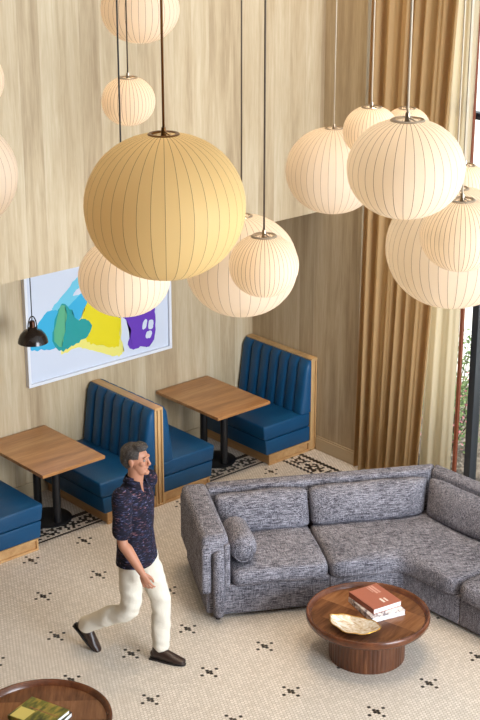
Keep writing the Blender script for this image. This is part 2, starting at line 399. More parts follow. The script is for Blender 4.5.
# ------------------------------------------------------------------ banquettes
def channels(bm, y0, y1, n, f0, f1, z0, z1, depth, s):
    """fluted upholstered back: front surface x from f0 (bottom) to f1 (top), s = facing sign"""
    w = (y1-y0)/n; cols_ = []; K = 8
    for c in range(n):
        for k in range(K+ (1 if c == n-1 else 0)):
            u = k/K; cols_.append((y0+w*(c+u), depth*(math.sin(PI*u)**.32)))
    zs = [i/10 for i in range(11)]; g = []
    for u in zs:
        z = z0+(z1-z0)*u; base = f0+(f1-f0)*u; e = min(1, math.sqrt(max(0, 1-(max(0, u-.94)/.06)**2)) if u > .94 else 1)
        e = e*.6+.4
        g.append([bm.verts.new((s*(base*e + d*e), y, z)) for y, d in cols_])
    for a, b in zip(g, g[1:]):
        for i in range(len(cols_)-1):
            f = bm.faces.new((a[i], a[i+1], b[i+1], b[i])); f.smooth = True
    bk = [[bm.verts.new((0, y, z0+(z1-z0)*u)) for y in (y0, y1)] for u in zs]
    for k in range(10):
        f = bm.faces.new((bk[k][0], g[k][0], g[k+1][0], bk[k+1][0])); f = bm.faces.new((bk[k][1], bk[k+1][1], g[k+1][-1], g[k][-1]))
    bm.faces.new([bk[10][0]]+g[10]+[bk[10][1]]); bm.faces.new([bk[0][1]]+g[0][::-1]+[bk[0][0]])
    for k in range(10): bm.faces.new((bk[k][0], bk[k+1][0], bk[k+1][1], bk[k][1]))
    bmesh.ops.recalc_face_normals(bm, faces=bm.faces[:])
def bench(x, s, label, frame=0.):
    """x = plane of the back, s = facing; y from .12 to 1.12"""
    r = thing('booth_bench', label, 'booth bench', (x, .12, 0), 0, 'blue booth benches along the wood wall')
    D = .65; W = 1.0
    def bx(bm, a, b, *k, **q): box(bm, min(s*a, s*b), max(s*a, s*b), *k, **q)
    bm = bmesh.new(); bx(bm, .0, D-.09, .02, W, 0, .11)
    bx(bm, 0, D-.075, 0, .02, 0, .02); bx(bm, 0, D-.075, 0, .02, .095, .115)
    bx(bm, 0, .02, 0, .02, .02, .095); bx(bm, D-.095, D-.075, 0, .02, .02, .095)
    mesh_obj('plinth', bm, M['oak'], r)
    bm = bmesh.new()
    fr = [(0, .115), (D-.045, .115), (D-.03, .275), (0, .275)]
    def prism(fr, bev):
        t = bmesh.new(); a = [t.verts.new((s*p, .005, z)) for p, z in fr]; b = [t.verts.new((s*p, W, z)) for p, z in fr]
        t.faces.new(a); t.faces.new(b[::-1]); n = len(fr)
        for i in range(n): t.faces.new((a[i], b[i], b[(i+1) % n], a[(i+1) % n]))
        bmesh.ops.recalc_face_normals(t, faces=t.faces[:])
        bmesh.ops.bevel(t, geom=t.edges[:], offset=bev, segments=3, profile=.5, affect='EDGES'); merge(bm, t)
    prism(fr, .012); mesh_obj('seat_base', bm, M['vinyl'], r, True, 50)
    bm = bmesh.new(); prism([(0, .28), (D-.02, .28), (D, .435), (0, .435)], .02); mesh_obj('seat_cushion', bm, M['vinyl'], r, True, 50)
    bm = bmesh.new(); channels(bm, .0, W, 7, .112, .034, .44, 1.005, .026, s); mesh_obj('backrest', bm, M['vinyl'], r, True, 50)
    if frame:
        bm = bmesh.new(); e = -.08
        bx(bm, e, -.001, .01, W, 0, .99); bx(bm, e-.004, .0, -.004, W, .99, 1.02, .003)
        for a in ((e, e+.016), (-.017, -.001)): bx(bm, a[0], a[1], -.004, .01, 0, .99)
        bx(bm, e, -.001, -.004, .01, 0, .02)
        mesh_obj('back_frame', bm, M['oak_v_lit'], r)
    return r
bench(1.515, -1, 'blue booth bench with fluted back facing the left table, behind the walking man')
bench(1.615, 1, 'blue booth bench back to back with the one behind the man, facing the far table')
bench(3.56, -1, 'farthest blue booth bench in an oak frame against the right wood wall', .08)
bench(-.41, 1, 'blue booth bench cut off at the left edge of the photo', .08)
dv = thing('booth_divider', 'upright oak divider between the two back to back booth benches', 'divider', (1.565, .12, 0))
bm = bmesh.new(); box(bm, -.049, .049, .012, 1.0, 0, .985); mesh_obj('panel', bm, M['oak_v_lit'], dv)
bm = bmesh.new(); box(bm, -.049, .049, -.006, 1.0, .985, 1.01, .003); mesh_obj('top_cap', bm, M['oak'], dv)
bm = bmesh.new()
for a, b in ((-.049, -.034), (-.012, .0), (.034, .049)): box(bm, a, b, -.006, .012, 0, .985, .002)
box(bm, -.034, .034, -.006, .012, 0, .02, .002)
mesh_obj('end_trim', bm, M['oak_v_lit'], dv)

# booth tables
def booth_table(x, label):
    r = thing('booth_table', label, 'table', (x, .60, 0), 0, 'booth tables'); 
    bm = bmesh.new(); box(bm, -.345, .345, -.465, .515, .668, .70, .003); mesh_obj('tabletop', bm, M['table_top'], r)
    bm = bmesh.new(); lathe(bm, [(0, 0), (.22, 0), (.22, .012), (.20, .018), (.05, .024), (0, .024)], 40); mesh_obj('base_plate', bm, M['blackmetal'], r, True, 40)
    for y in (-.15, .17):
        bm = bmesh.new(); tube(bm, [(0, y, .02), (0, y, .65)], .038, 20); box(bm, -.16, .16, y-.03, y+.03, .65, .668); mesh_obj('column', bm, M['blackmetal'], r, True, 40)
    return r
booth_table(.60, 'oak topped booth table on black pedestal, nearer the left edge')
booth_table(2.66, 'oak topped booth table on black pedestal, farther one between the far benches')

# black dome pendant
pd = thing('dome_pendant_lamp', 'small black metal dome pendant hanging in front of the framed print', 'pendant lamp', (.545, .63, 1.77))
bm = bmesh.new()
pr = [(.020, .145), (.035, .14), (.045, .12), (.085, .105), (.115, .07), (.132, .03), (.138, 0), (.134, 0), (.127, .03), (.108, .066), (.08, .098), (.04, .112), (.02, .12)]
lathe(bm, pr, 40); mesh_obj('lamp_shade', bm, M['blackenamel'], pd, True, 60)
bm = bmesh.new(); lathe(bm, [(0, .13), (.026, .13), (.026, .19), (.018, .205), (0, .205)], 20); mesh_obj('socket', bm, plain('bronze_socket', srgb(70, 42, 28), .35, .8), pd, True, 40)
bm = bmesh.new(); tube(bm, [(.048*math.cos(a)*1.0, 0, .12+.125*math.sin(a)) for a in [PI*k/14 for k in range(15)]], .006, 8); mesh_obj('hanging_loop', bm, M['blackenamel'], pd, True)
bm = bmesh.new(); tube(bm, [(0, 0, .205), (0, 0, ZS-1.77)], .005, 8); mesh_obj('cord', bm, M['blackmetal'], pd)
bm = bmesh.new(); bmesh.ops.create_uvsphere(bm, u_segments=16, v_segments=10, radius=.03, matrix=Matrix.Translation((0, 0, .07))); mesh_obj('bulb', bm, plain('frosted_bulb', (.8, .78, .7), .4), pd, True)

# ------------------------------------------------------------------ globe pendants
def globe(P, D, n, label, cord='cord_lit', gold=False, watt=1.):
    r = thing('globe_pendant_lamp', label, 'pendant lamp', P, random.uniform(0, .1), 'ribbed globe pendants')
    R = D/2; H = D*(.453 if D > .5 or D < .4 else .424); ro = .066 if D > .4 else .058; bm = bmesh.new(); NV = 22
    def rad(t): c = math.cos(t); return R*(c**.92 if c > 0 else 0), H*math.sin(t)
    ts = [-PI/2+.12+(PI-.12-.12)*i/NV for i in range(NV+1)]
    tt = math.acos((ro*.93/R)**(1/.92)); ts = [t for t in ts if t < tt-.04] + [tt]
    rw = .0011/R  # rib half angle at the equator
    rings = []
    for t in ts:
        rr, z = rad(t); ring = []
        for k in range(n):
            a = 2*PI*k/n; hw = min(rw*R/max(rr, .03), PI/n*.5); b = 2*PI*(k+1)/n; m = (a+b)/2
            for an, q in ((a-hw, 1.004), (a+hw, 1.004), (m, 1-.6*(1-math.cos(PI/n))-.002)):
                ring.append(bm.verts.new((rr*q*math.cos(an), rr*q*math.sin(an), z)))
        rings.append(ring)
    for A, B in zip(rings, rings[1:]):
        for i in range(len(A)):
            f = bm.faces.new((A[i], A[(i+1) % len(A)], B[(i+1) % len(A)], B[i])); f.material_index = 1 if i % 3 == 0 else 0
    mesh_obj('lamp_shade', bm, [M['shade_gold' if gold else 'shade'], M['rib']], r, True)
    rt, zt = rad(ts[-1])
    bm = bmesh.new(); lathe(bm, [(rt-.010, zt-.001), (rt+.005, zt-.005), (rt+.006, zt+.001), (rt+.001, zt+.005), (rt-.010, zt+.004)], 40, close=True)
    for k in range(3):
        a = 2*PI*k/3+.4; tube(bm, [(0, 0, zt+.012), ((rt-.008)*math.cos(a), (rt-.008)*math.sin(a), zt+.001)], .003, 6)
    lathe(bm, [(0, zt+.03), (.009, zt+.03), (.011, zt), (.018, zt-.02), (.018, zt-.06), (0, zt-.06)], 16)
    mesh_obj('top_ring', bm, M['brass' if gold else 'nickel'], r, True, 40)
    bm = bmesh.new(); bmesh.ops.create_uvsphere(bm, u_segments=14, v_segments=8, radius=.024, matrix=Matrix.Translation((0, 0, zt-.085))); mesh_obj('bulb', bm, M['bulb'], r, True)
    bm = bmesh.new(); tube(bm, [(0, 0, zt+.028), (0, 0, ZC-P[2]-.02)], .0045 if not gold else .0055, 8); mesh_obj('cord', bm, M[cord], r)
    bm = bmesh.new(); lathe(bm, [(0, ZC-P[2]-.025), (.05, ZC-P[2]-.025), (.06, ZC-P[2]), (0, ZC-P[2])], 24); mesh_obj('ceiling_canopy', bm, M['nickel'], r, True, 40)
    ld = bpy.data.lights.new('lamp_light', 'POINT'); ld.energy = watt*.95; ld.color = (1, .86, .66); ld.shadow_soft_size = .03
    lo = bpy.data.objects.new('lamp_light', ld); C.objects.link(lo); lo.parent = r; lo.location = (0, 0, -.02)
    return r
F_ = 1487.69; CAM = Vector((-6.427, -10.137, 6.225)); YAW, PIT = .7210, .3497
fw = Vector((math.sin(YAW)*math.cos(PIT), math.cos(YAW)*math.cos(PIT), -math.sin(PIT)))
LAMPS = [
 ((-2.645, -5.356, 4.692), .68, 36, 'largest golden yellow ribbed globe pendant in the upper middle', 'brass', True, .16),
 ((-2.251, -6.347, 4.962), .452, 36, 'medium peach ribbed globe pendant, front one of the right cluster', 'cord_lit', False, .29),
 ((.988, -2.708, 3.85), .68, 40, 'large pale ribbed globe pendant hanging left of the right cluster', 'cord_lit', False, .24),
 ((-.297, -4.295, 4.541), .32, 44, 'small ribbed globe pendant peeking out between the large pale globe and the front peach one', 'cord_lit', False, .14),
 ((.903, -3.478, 4.275), .32, 44, 'small white ribbed globe pendant, mostly hidden behind the top of the front peach globe', 'cord_lit', False, .10),
 ((-.739, -3.678, 3.694), .68, 32, 'large pale ribbed globe pendant behind the golden one at lower middle', 'cord_shaded', False, .42),
 ((-2.029, -5.298, 4.302), .32, 44, 'small glowing ribbed globe pendant in front of the large pale lower middle globe', 'cord_shaded', False, .12),
 ((-1.975, -4.158, 3.975), .48, 36, 'medium glowing ribbed globe pendant hanging in front of the framed print', 'blackmetal', False, .36),
 ((-.795, -2.808, 5.131), .48, 36, 'medium white ribbed globe pendant cut off by the top edge', 'cord_shaded', False, .36),
 ((-1.109, -3.084, 4.646), .32, 40, 'small ribbed globe pendant hanging below the one cut off by the top edge', 'cord_shaded', False, .16),
 ((-2.345, -3.143, 4.398), .68, 36, 'large pale ribbed globe pendant cut off by the left edge', 'cord_shaded', False, .32),
 ((-1.755, -2.312, 4.745), .48, 36, 'ribbed globe pendant showing only a sliver at the left edge above the large pale one', 'cord_shaded', False, .22),
 ((-1.46, -5.97, 4.482), .36, 48, 'smaller glowing ribbed globe pendant in front of the large globe at the right edge', 'cord_lit', False, .20),
 ((-.804, -5.375, 4.177), .68, 44, 'large ribbed globe pendant at the right edge, the lowest of the right cluster', 'cord_lit', False, .46),
 ((.028, -4.731, 4.23), .32, 44, 'small white ribbed globe pendant at the right edge above the large lowest one', 'cord_lit', False, .16),
]
for a in LAMPS: globe(*a)

# ------------------------------------------------------------------ sofa
A60 = math.radians(30)
sofa = thing('sectional_sofa', 'grey blue tweed angled sectional sofa with loose back cushions', 'sofa', (.557, -1.914, 0), -A60)
TW = M['tweed']; T3 = math.tan(math.radians(30)); FB = 1.575   # front bend
def cross(d, off=0): return (FB+off + d*T3, d)               # point of the bisector at depth d
c6, s6 = .5, math.sin(PI/3)
def run2(s, d):   # along second run, s from the front bend, depth d
    # second run direction is turned -60 deg from e1 ; depth direction turned too
    dx, dy = c6, -s6; nx, ny = s6, c6
    return (FB + dx*s + nx*d, dy*s + ny*d)
def part(name, polys, bev=.02, seg=3, mat=None, label=None):
    bm = bmesh.new()
    for bot, top, z0, z1 in polys: loft(bm, bot, top or bot, z0, z1, bev, seg)
    o = mesh_obj(name, bm, mat or TW, sofa, True, 60)
    if label: o['label'] = label
    return o
DP = 1.065; S2 = .60; S3 = 1.42; A0 = .115
# bases
part('base', [([(.03, .03), (.955, .03), (.955, DP-.02), (.03, DP-.02)], None, .035, .30)], .012)
part('base', [([(.96, .03), cross(.03), run2(S2, .03), run2(S2, DP-.02), cross(DP-.02), (.96, DP-.02)], None, .035, .30)], .012)
part('base', [([run2(S2+.004, .03), run2(S3, .03), run2(S3, DP-.02), run2(S2+.004, DP-.02)], None, .035, .30)], .012)
# back frame
part('back_frame', [([(.08, .915), cross(.915), cross(DP), (.08, DP)], None, .04, .775)], .035, 4)
part('back_frame', [([cross(.915), run2(S3, .915), run2(S3, DP), cross(DP)], None, .04, .775)], .035, 4)
def dome(o, cx, cy, amt, rx, ry):
    for v in o.data.vertices:
        if v.co.z > .4:
            q = max(0, 1-((v.co.x-cx)/rx)**2)*max(0, 1-((v.co.y-cy)/ry)**2); v.co.z += amt*q
def puffed(name, poly, z0, z1, bev, amt):
    """cushion with a crowned top: dense grid cut from the polygon by loop rings toward its centre"""
    bm = bmesh.new(); cx = sum(p[0] for p in poly)/len(poly); cy = sum(p[1] for p in poly)/len(poly)
    dense = []
    n = len(poly)
    for i in range(n):
        a, b = Vector(poly[i]), Vector(poly[(i+1) % n]); L = (b-a).length; k = max(2, int(L/.05))
        cr = .035
        for j in range(k):
            u = j/k; s = u*L; p = a.lerp(b, u)
            dense.append(p)
    # round the corners in plan
    for _ in range(3): dense = [(dense[i-1]+dense[i]*2+dense[(i+1) % len(dense)])/4 for i in range(len(dense))]
    C0 = Vector((cx, cy)); prof = []
    h = z1-z0
    for k in range(7):            # side, bulging
        a = PI*k/6-PI/2; prof.append((1, bev*(math.cos(a)-1)*.9, z0+h/2+h/2*math.sin(a)*.98))
    rings = []
    for _, ins, z in prof:
        ring = []
        for p in dense:
            d = (C0-p); L = d.length; d.normalize(); ring.append(bm.verts.new((*(p - d*ins*1.0), z)))
        rings.append(ring)
    top = []
    for f in (.92, .8, .6, .35):
        ring = []
        for p in dense:
            d = (p-C0); L = d.length; q = p*0+C0+d*f*(1-bev/ L)
            ring.append(bm.verts.new((*q, z1+amt*(1-f**3))))
        rings.append(ring)
    m = len(dense)
    for a, b in zip(rings, rings[1:]):
        for i in range(m): bm.faces.new((a[i], a[(i+1) % m], b[(i+1) % m], b[i]))
    c = bm.verts.new((cx, cy, z1+amt))
    for i in range(m): bm.faces.new((rings[-1][i], rings[-1][(i+1) % m], c))
    bm.faces.new(rings[0][::-1])
    bmesh.ops.recalc_face_normals(bm, faces=bm.faces[:])
    for v in bm.verts:
        v.co += noise.noise_vector(v.co*3.2)*.010
    return mesh_obj(name, bm, TW, sofa, True)
puffed('seat_cushion', [(A0+.005, -.02), (.948, -.02), (.948, .80), (A0+.005, .80)], .295, .44, .035, .03)
puffed('seat_cushion', [(.956, -.02), cross(-.02), run2(S2-.005, -.02), run2(S2-.005, .80), cross(.80), (.956, .80)], .295, .44, .035, .03)
puffed('seat_cushion', [run2(S2+.005, -.03), run2(S3, -.03), run2(S3, .80), run2(S2+.005, .80)], .295, .44, .035, .03)
def backc(p0, p1, lean_dir_pts):
    pass
def back_cushion(a, b, c, d, ta, tb, tc, td):
    """a,b front bottom corners, c,d back bottom; t* = top"""
    bm = bmesh.new(); NU, NV_ = 14, 8
    G = {}
    def surf(u, v, w):   # u along, v up, w 0 front..1 back
        f = Vector(a).lerp(Vector(b), u); g = Vector(ta).lerp(Vector(tb), u); k = Vector(d).lerp(Vector(c), u); h = Vector(td).lerp(Vector(tc), u)
        fr = f.lerp(g, v); bk = k.lerp(h, v)
        edge = (1-abs(2*u-1)**5)*(1-abs(2*v-1)**4)
        mid = (fr+bk)/2; q = fr.lerp(bk, w); q = mid + (q-mid)*(.42+.62*edge)
        z = .43+(.76-.43)*v
        # soften corners
        z -= .02*abs(2*u-1)**6*(2*v-1)
        return Vector((q.x, q.y, z))
    for w in (0, 1):
        for i in range(NU+1):
            for j in range(NV_+1): G[w, i, j] = bm.verts.new(surf(i/NU, j/NV_, w) + noise.noise_vector(surf(i/NU, j/NV_, w)*4)*.012)
    for w in (0, 1):
        for i in range(NU):
            for j in range(NV_): bm.faces.new((G[w, i, j], G[w, i+1, j], G[w, i+1, j+1], G[w, i, j+1]))
    rim = [(i, 0) for i in range(NU)]+[(NU, j) for j in range(NV_)]+[(i, NV_) for i in range(NU, 0, -1)]+[(0, j) for j in range(NV_, 0, -1)]
    for k in range(len(rim)):
        p, q = rim[k], rim[(k+1) % len(rim)]
        bm.faces.new((G[0, *p], G[0, *q], G[1, *q], G[1, *p]))
    bmesh.ops.recalc_face_normals(bm, faces=bm.faces[:])
    o = mesh_obj('back_cushion', bm, TW, sofa, True)
    md = o.modifiers.new('soft', 'SUBSURF'); md.levels = md.render_levels = 1
    return o
def bis2(d, off=.01):
    p = Vector(cross(d)); return (p.x + c6*off, p.y - s6*off)
e0 = S2+.005; f0, f1, k0, k1 = .61, .73, .885, .91
back_cushion((A0+.01, f0), (.948, f0), (.948, k0), (A0+.01, k0), (A0+.01, f1), (.948, f1), (.948, k1), (A0+.01, k1))
back_cushion((.956, f0), cross(f0, -.01), cross(k0, -.01), (.956, k0), (.956, f1), cross(f1, -.01), cross(k1, -.01), (.956, k1))
back_cushion(bis2(f0), run2(e0, f0), run2(e0, k0), bis2(k0), bis2(f1), run2(e0, f1), run2(e0, k1), bis2(k1))
back_cushion(run2(e0+.01, f0), run2(S3, f0), run2(S3, k0), run2(e0+.01, k0), run2(e0+.01, f1), run2(S3, f1), run2(S3, k1), run2(e0+.01, k1))
# arms
def arm(f):
    bm = bmesh.new()
    sh = [(-.09, .03), (.09, .03), (.09, DP-.03), (-.09, DP-.03)]
    loft(bm, [f(*p) for p in sh], [f(*p) for p in sh], .05, .66, .03, 4)
    mesh_obj('armrest', bm, TW, sofa, True, 60)
    bm = bmesh.new()   # padded saddle over the arm
    sh = [(-.135, -.02), (.105, -.02), (.105, DP+.01), (-.135, DP+.01)]; top = [(-.125, .02), (.095, .02), (.095, DP-.0), (-.125, DP-.0)]
    loft(bm, [f(*p) for p in sh], [f(*p) for p in top], .60, .775, .05, 5)
    sh = [(-.135, -.02), (-.05, -.02), (-.05, DP+.01), (-.135, DP+.01)]
    loft(bm, [f(*p) for p in sh], [f(*p) for p in sh], .26, .70, .03, 4)
    sh = [(.05, -.02), (.105, -.02), (.105, .60), (.05, .60)]
    loft(bm, [f(*p) for p in sh], [f(*p) for p in sh], .30, .70, .022, 4)
    mesh_obj('arm_pad', bm, TW, sofa, True, 60)
    bm = bmesh.new()
    x, y = f(.005, -.012); t_ = [(0, .06), (.044, .06), (.050, .3), (.050, .60), (.042, .635), (.018, .65), (0, .655)]
    lathe(bm, t_, 24, x, y); mesh_obj('arm_front_roll', bm, TW, sofa, True)
arm(lambda x, y: (x, y))
arm(lambda x, y: run2(S3+.115-x, y))
M['foot'] = plain('dark_wood_foot', srgb(38, 24, 18), .4)
for p in ((.01, .04), (0, 1.0), (.96, .10), (.96, .98), cross(.10), cross(.92), run2(S2, .10), run2(S2, .92), run2(S3+.12, .05), run2(S3+.12, .96)):
    bm = bmesh.new(); lathe(bm, [(0, 0), (.020, 0), (.028, .06), (0, .06)], 20, p[0], p[1]); mesh_obj('foot', bm, M['foot'], sofa, True, 40)
# bolster
ey = Vector((.5, .866)); ex = Vector((.866, -.5))
O = Vector((.557, -1.914))
bp = O + ex*.228 + ey*.30
bol = thing('bolster_cushion', 'short round grey tweed bolster cushion leaning against the sofa arm', 'cushion', (bp.x, bp.y, .588), -A60)
bm = bmesh.new(); pts = []; rs = []
for k in range(15):
    u = k/14; a = abs(2*u-1); rs.append(max(.004, .115*(1-a**7)**.5)*(1+.03*math.sin(9*u))); pts.append((.012*math.sin(3*u), -.27+.54*u, .008*math.sin(5*u)))
tube(bm, pts, rs, 28); mesh_obj('cover', bm, TW, bol, True)
bm = bmesh.new(); tube(bm, [(.080*math.cos(a), -.2675, .080*math.sin(a)) for a in [2*PI*k/24 for k in range(25)]], .004, 6); mesh_obj('piping', bm, TW, bol, True)

# ------------------------------------------------------------------ coffee tables
def coffee(x, y, rz, label):
    r = thing('coffee_table', label, 'coffee table', (x, y, 0), rz, 'round walnut coffee tables')
    bm = bmesh.new(); lathe(bm, [(0, .33), (.44, .33), (.455, .345), (.455, .352), (0, .352)], 72); mesh_obj('tabletop', bm, M['walnut'], r, True, 40)
    bm = bmesh.new(); lathe(bm, [(.455, .335), (.44, .322), (.452, .312), (.48, .315), (.496, .335), (.50, .365), (.496, .385), (.488, .388), (.478, .384), (.470, .365), (.455, .352)], 72, close=True); mesh_obj('rim', bm, M['walnut_rim'], r, True, 60)
    bm = bmesh.new(); n = 54; a0 = []; a1 = []
    for k in range(n):
        for j in range(4):
            a = 2*PI*(k+j/4)/n; rr = .305+.003*(math.sin(PI*j/4)); a0.append(bm.verts.new((rr*math.cos(a), rr*math.sin(a), 0))); a1.append(bm.verts.new((rr*math.cos(a), rr*math.sin(a), .328)))
    m = len(a0)
    for i in range(m): bm.faces.new((a0[i], a0[(i+1) % m], a1[(i+1) % m], a1[i]))
    bm.faces.new(a0[::-1]); bm.faces.new(a1); mesh_obj('slatted_pedestal', bm, M['walnut_slat'], r)
    r.scale = (.975, .975, 1)
    return r
coffee(1.105, -3.085, .2, 'round walnut coffee table in front of the grey sofa')
coffee(-1.635, -2.61, .9, 'round walnut coffee table cut off at the bottom left corner')

# books
M['pages'] = plain('book_pages', srgb(232, 230, 226), .8)
def book(x, y, z, rz, w, l, h, cover, label, marks=(), spine='-x'):
    r = thing('book', label, 'book', (x, y, z), rz)
    bm = bmesh.new(); box(bm, -w/2+.004, w/2-.004, -l/2+.004, l/2-.004, .003, h-.003, mi=0); mesh_obj('pages', bm, M['pages'], r)
    bm = bmesh.new(); box(bm, -w/2, w/2, -l/2, l/2, 0, .003, .0006); box(bm, -w/2, w/2, -l/2, l/2, h-.003, h, .0006); box(bm, -w/2, -w/2+.004, -l/2, l/2, .0, h, .001)
    mats = [cover]
    for (x0, x1, y0, y1, mm) in marks:
        mats.append(mm); box(bm, x0, x1, y0, y1, h, h+.0006, mi=len(mats)-1)
    mesh_obj('cover', bm, mats, r); return r
ztt = .352
M['terracotta'] = plain('terracotta_cover', srgb(158, 92, 72), .55); M['pinkmark'] = plain('pale_pink_print', srgb(196, 146, 130), .6); M['whitemark'] = plain('white_print', srgb(226, 208, 198), .6)
t = NT('marbled_cover'); n = t.noise(t.coord((1, 1, 1)), 16, 3, .5, 2.); M['marble'] = t.set(t.ramp(n, [(.42, srgb(120, 110, 120)), (.5, srgb(216, 206, 204)), (.7, srgb(226, 222, 224))]), .4)
book(1.235, -3.055, ztt, math.radians(-16), .30, .375, .042, M['marble'], 'white marbled hardcover book lying under the terracotta book')
mk = []
for i, (a, b) in enumerate([(-.10, .06), (-.085, .075), (-.07, .02)]): mk.append((.075-.03*i*.9-.010, .075-.03*i*.9+.008, -.0+.0-.0+.03, .155, M['pinkmark']) if i < 2 else (.02, .028, .06, .15, M['pinkmark']))
mk += [(.035, .05, -.11, -.055, M['whitemark']), (.0, .018, -.115, -.05, M['whitemark'])]
book(1.25, -3.02, ztt+.043, math.radians(-10), .27, .335, .044, M['terracotta'], 'terracotta hardcover book on top of the white marbled book', mk)
t = NT('landscape_cover'); n = t.noise(t.coord((1, 3, 1)), 10, 4, .6); M['landscape'] = t.set(t.ramp(n, [(.36, srgb(58, 54, 20)), (.5, srgb(106, 104, 34)), (.66, srgb(170, 140, 60))]), .35)
M['ochre'] = plain('pale_ochre_print', srgb(206, 186, 100), .4); M['darkcover'] = plain('dark_olive_cover', srgb(46, 40, 26), .4)
book(-1.64, -2.60, ztt, math.radians(22), .28, .34, .035, M['darkcover'], 'dark covered book under the green landscape book on the corner table')
book(-1.65, -2.595, ztt+.036, math.radians(18), .27, .33, .03, M['landscape'], 'green and yellow landscape cover book on the corner table', [(-.128, -.0, .03, .15, M['ochre']), (.02, .026, -.15, .10, M['terracotta'])])

# shell dish
dish = thing('shell_dish', 'gold rimmed pearly shell shaped dish on the walnut coffee table by the sofa', 'dish', (.85, -3.175, ztt+.001), math.atan2(-.95, .32))
t = NT('pearl_shell'); n = t.noise(t.coord((6, 14, 6)), 3, 4, .6, 1.); M['pearl'] = t.set(t.ramp(n, [(.33, srgb(160, 130, 96)), (.46, srgb(206, 188, 162)), (.62, srgb(226, 220, 212))]), .22)
M['gold'] = plain('gold_leaf', srgb(206, 160, 76), .3, 1.)
bm = bmesh.new(); N = 48; rows = []
def shell(a, u):
    rx, ry = .205, .125; w = 1+.05*math.sin(3*a+.5)+.03*math.sin(7*a); x = rx*u*w*math.cos(a); y = ry*u*w*math.sin(a)*(1+.12*math.cos(a))
    z = .003+.055*u**2.6+(.009*math.sin(2*a+1)+.003*math.sin(9*a))*u**3; return x, y, z
for u in (.25, .5, .7, .85, .95, 1.0): rows.append([bm.verts.new(shell(2*PI*i/N, u)) for i in range(N)])
c = bm.verts.new((0, 0, .003))
for i in range(N): bm.faces.new((c, rows[0][i], rows[0][(i+1) % N]))
for a, b in zip(rows, rows[1:]):
    for i in range(N): bm.faces.new((a[i], b[i], b[(i+1) % N], a[(i+1) % N]))
o = mesh_obj('bowl', bm, M['pearl'], dish, True); md = o.modifiers.new('thickness', 'SOLIDIFY'); md.thickness = .004; md.offset = 1
bm = bmesh.new(); tube(bm, [Vector(shell(2*PI*i/N, 1.0))+Vector((0, 0, .003)) for i in range(N+1)], .0042, 8); mesh_obj('gilded_rim', bm, M['gold'], dish, True)

# ------------------------------------------------------------------ walking man
W2 = Vector((.48, -.877, 0)).normalized(); rzm = math.atan2(W2.y, W2.x)      # local +x = walking direction, +y = his left
man = thing('person', 'man walking past the booths in a dark patterned short sleeve shirt and cream trousers', 'person', (-.28, -1.86, 0), rzm)
def capsule(bm, pts, n=20, sub=6, ell=None):
    """smooth tapered tube through (x,y,z,r) or (x,y,z,rx,ry) with round ends; rx along x-ish, ry along y-ish"""
    P = [Vector(p[:3]) for p in pts]; Rx = [p[3] for p in pts]; Ry = [p[4] if len(p) > 4 else p[3] for p in pts]
    Q, A, B = [], [], []
    m = len(P)
    for i in range(m-1):
        g = lambda L, k: L[min(max(k, 0), m-1)]
        for s in range(sub):
            u = s/sub
            def cr(a, b, c, d): return .5*((2*b)+(c-a)*u+(2*a-5*b+4*c-d)*u*u+(3*b-a-3*c+d)*u**3)
            Q.append(cr(g(P, i-1), P[i], P[i+1], g(P, i+2))); A.append(cr(g(Rx, i-1), Rx[i], Rx[i+1], g(Rx, i+2))); B.append(cr(g(Ry, i-1), Ry[i], Ry[i+1], g(Ry, i+2)))
    Q.append(P[-1]); A.append(Rx[-1]); B.append(Ry[-1])
    d0 = (Q[0]-Q[1]).normalized(); d1 = (Q[-1]-Q[-2]).normalized()
    pre = [(Q[0]+d0*min(A[0], B[0])*math.sin(a), A[0]*math.cos(a), B[0]*math.cos(a)) for a in (1.45, 1.1, .7, .35)]
    post = [(Q[-1]+d1*min(A[-1], B[-1])*math.sin(a), A[-1]*math.cos(a), B[-1]*math.cos(a)) for a in (.35, .7, 1.1, 1.45)]
    seq = pre + list(zip(Q, A, B)) + post; t = bmesh.new(); rings = []
    for k, (p, a, b) in enumerate(seq):
        d = (seq[min(k+1, len(seq)-1)][0]-seq[max(k-1, 0)][0]).normalized()
        y = Vector((0, 1, 0)); y = (y-d*y.dot(d)).normalized(); x = y.cross(d).normalized()
        rings.append([t.verts.new(p + x*a*math.cos(2*PI*i/n) + y*b*math.sin(2*PI*i/n)) for i in range(n)])
    for a, b in zip(rings, rings[1:]):
        for i in range(n): t.faces.new((a[i], a[(i+1) % n], b[(i+1) % n], b[i]))
    t.faces.new(rings[0][::-1]); t.faces.new(rings[-1]); merge(bm, t)
def ball(bm, c, r, rot=None):
    t = bmesh.new(); m = Matrix.Translation(Vector(c)) @ (rot or Matrix.Identity(4)) @ Matrix.Diagonal((*r, 1)); bmesh.ops.create_uvsphere(t, u_segments=24, v_segments=16, radius=1, matrix=m); merge(bm, t)
def fuse(name, bm, mat, parent, voxel, smooth=3, cut=None):
    me = bpy.data.meshes.new('tmp'); bm.to_mesh(me); bm.free(); o = bpy.data.objects.new('tmp', me); C.objects.link(o)
    md = o.modifiers.new('r', 'REMESH'); md.mode = 'VOXEL'; md.voxel_size = voxel; md.use_smooth_shade = True
    sm = o.modifiers.new('s', 'SMOOTH'); sm.factor = .5; sm.iterations = smooth
    dg = bpy.context.evaluated_depsgraph_get(); dg.update(); m2 = bpy.data.meshes.new_from_object(o.evaluated_get(dg))
    bpy.data.objects.remove(o); bpy.data.meshes.remove(me); m2.name = name
    if cut:
        b = bmesh.new(); b.from_mesh(m2)
        for v in b.verts: cut(v)
        b.to_mesh(m2); b.free()
    m2.materials.clear(); m2.materials.append(mat)
    for p in m2.polygons: p.use_smooth = True
    q = bpy.data.objects.new(name, m2); C.objects.link(q); q.parent = parent; return q
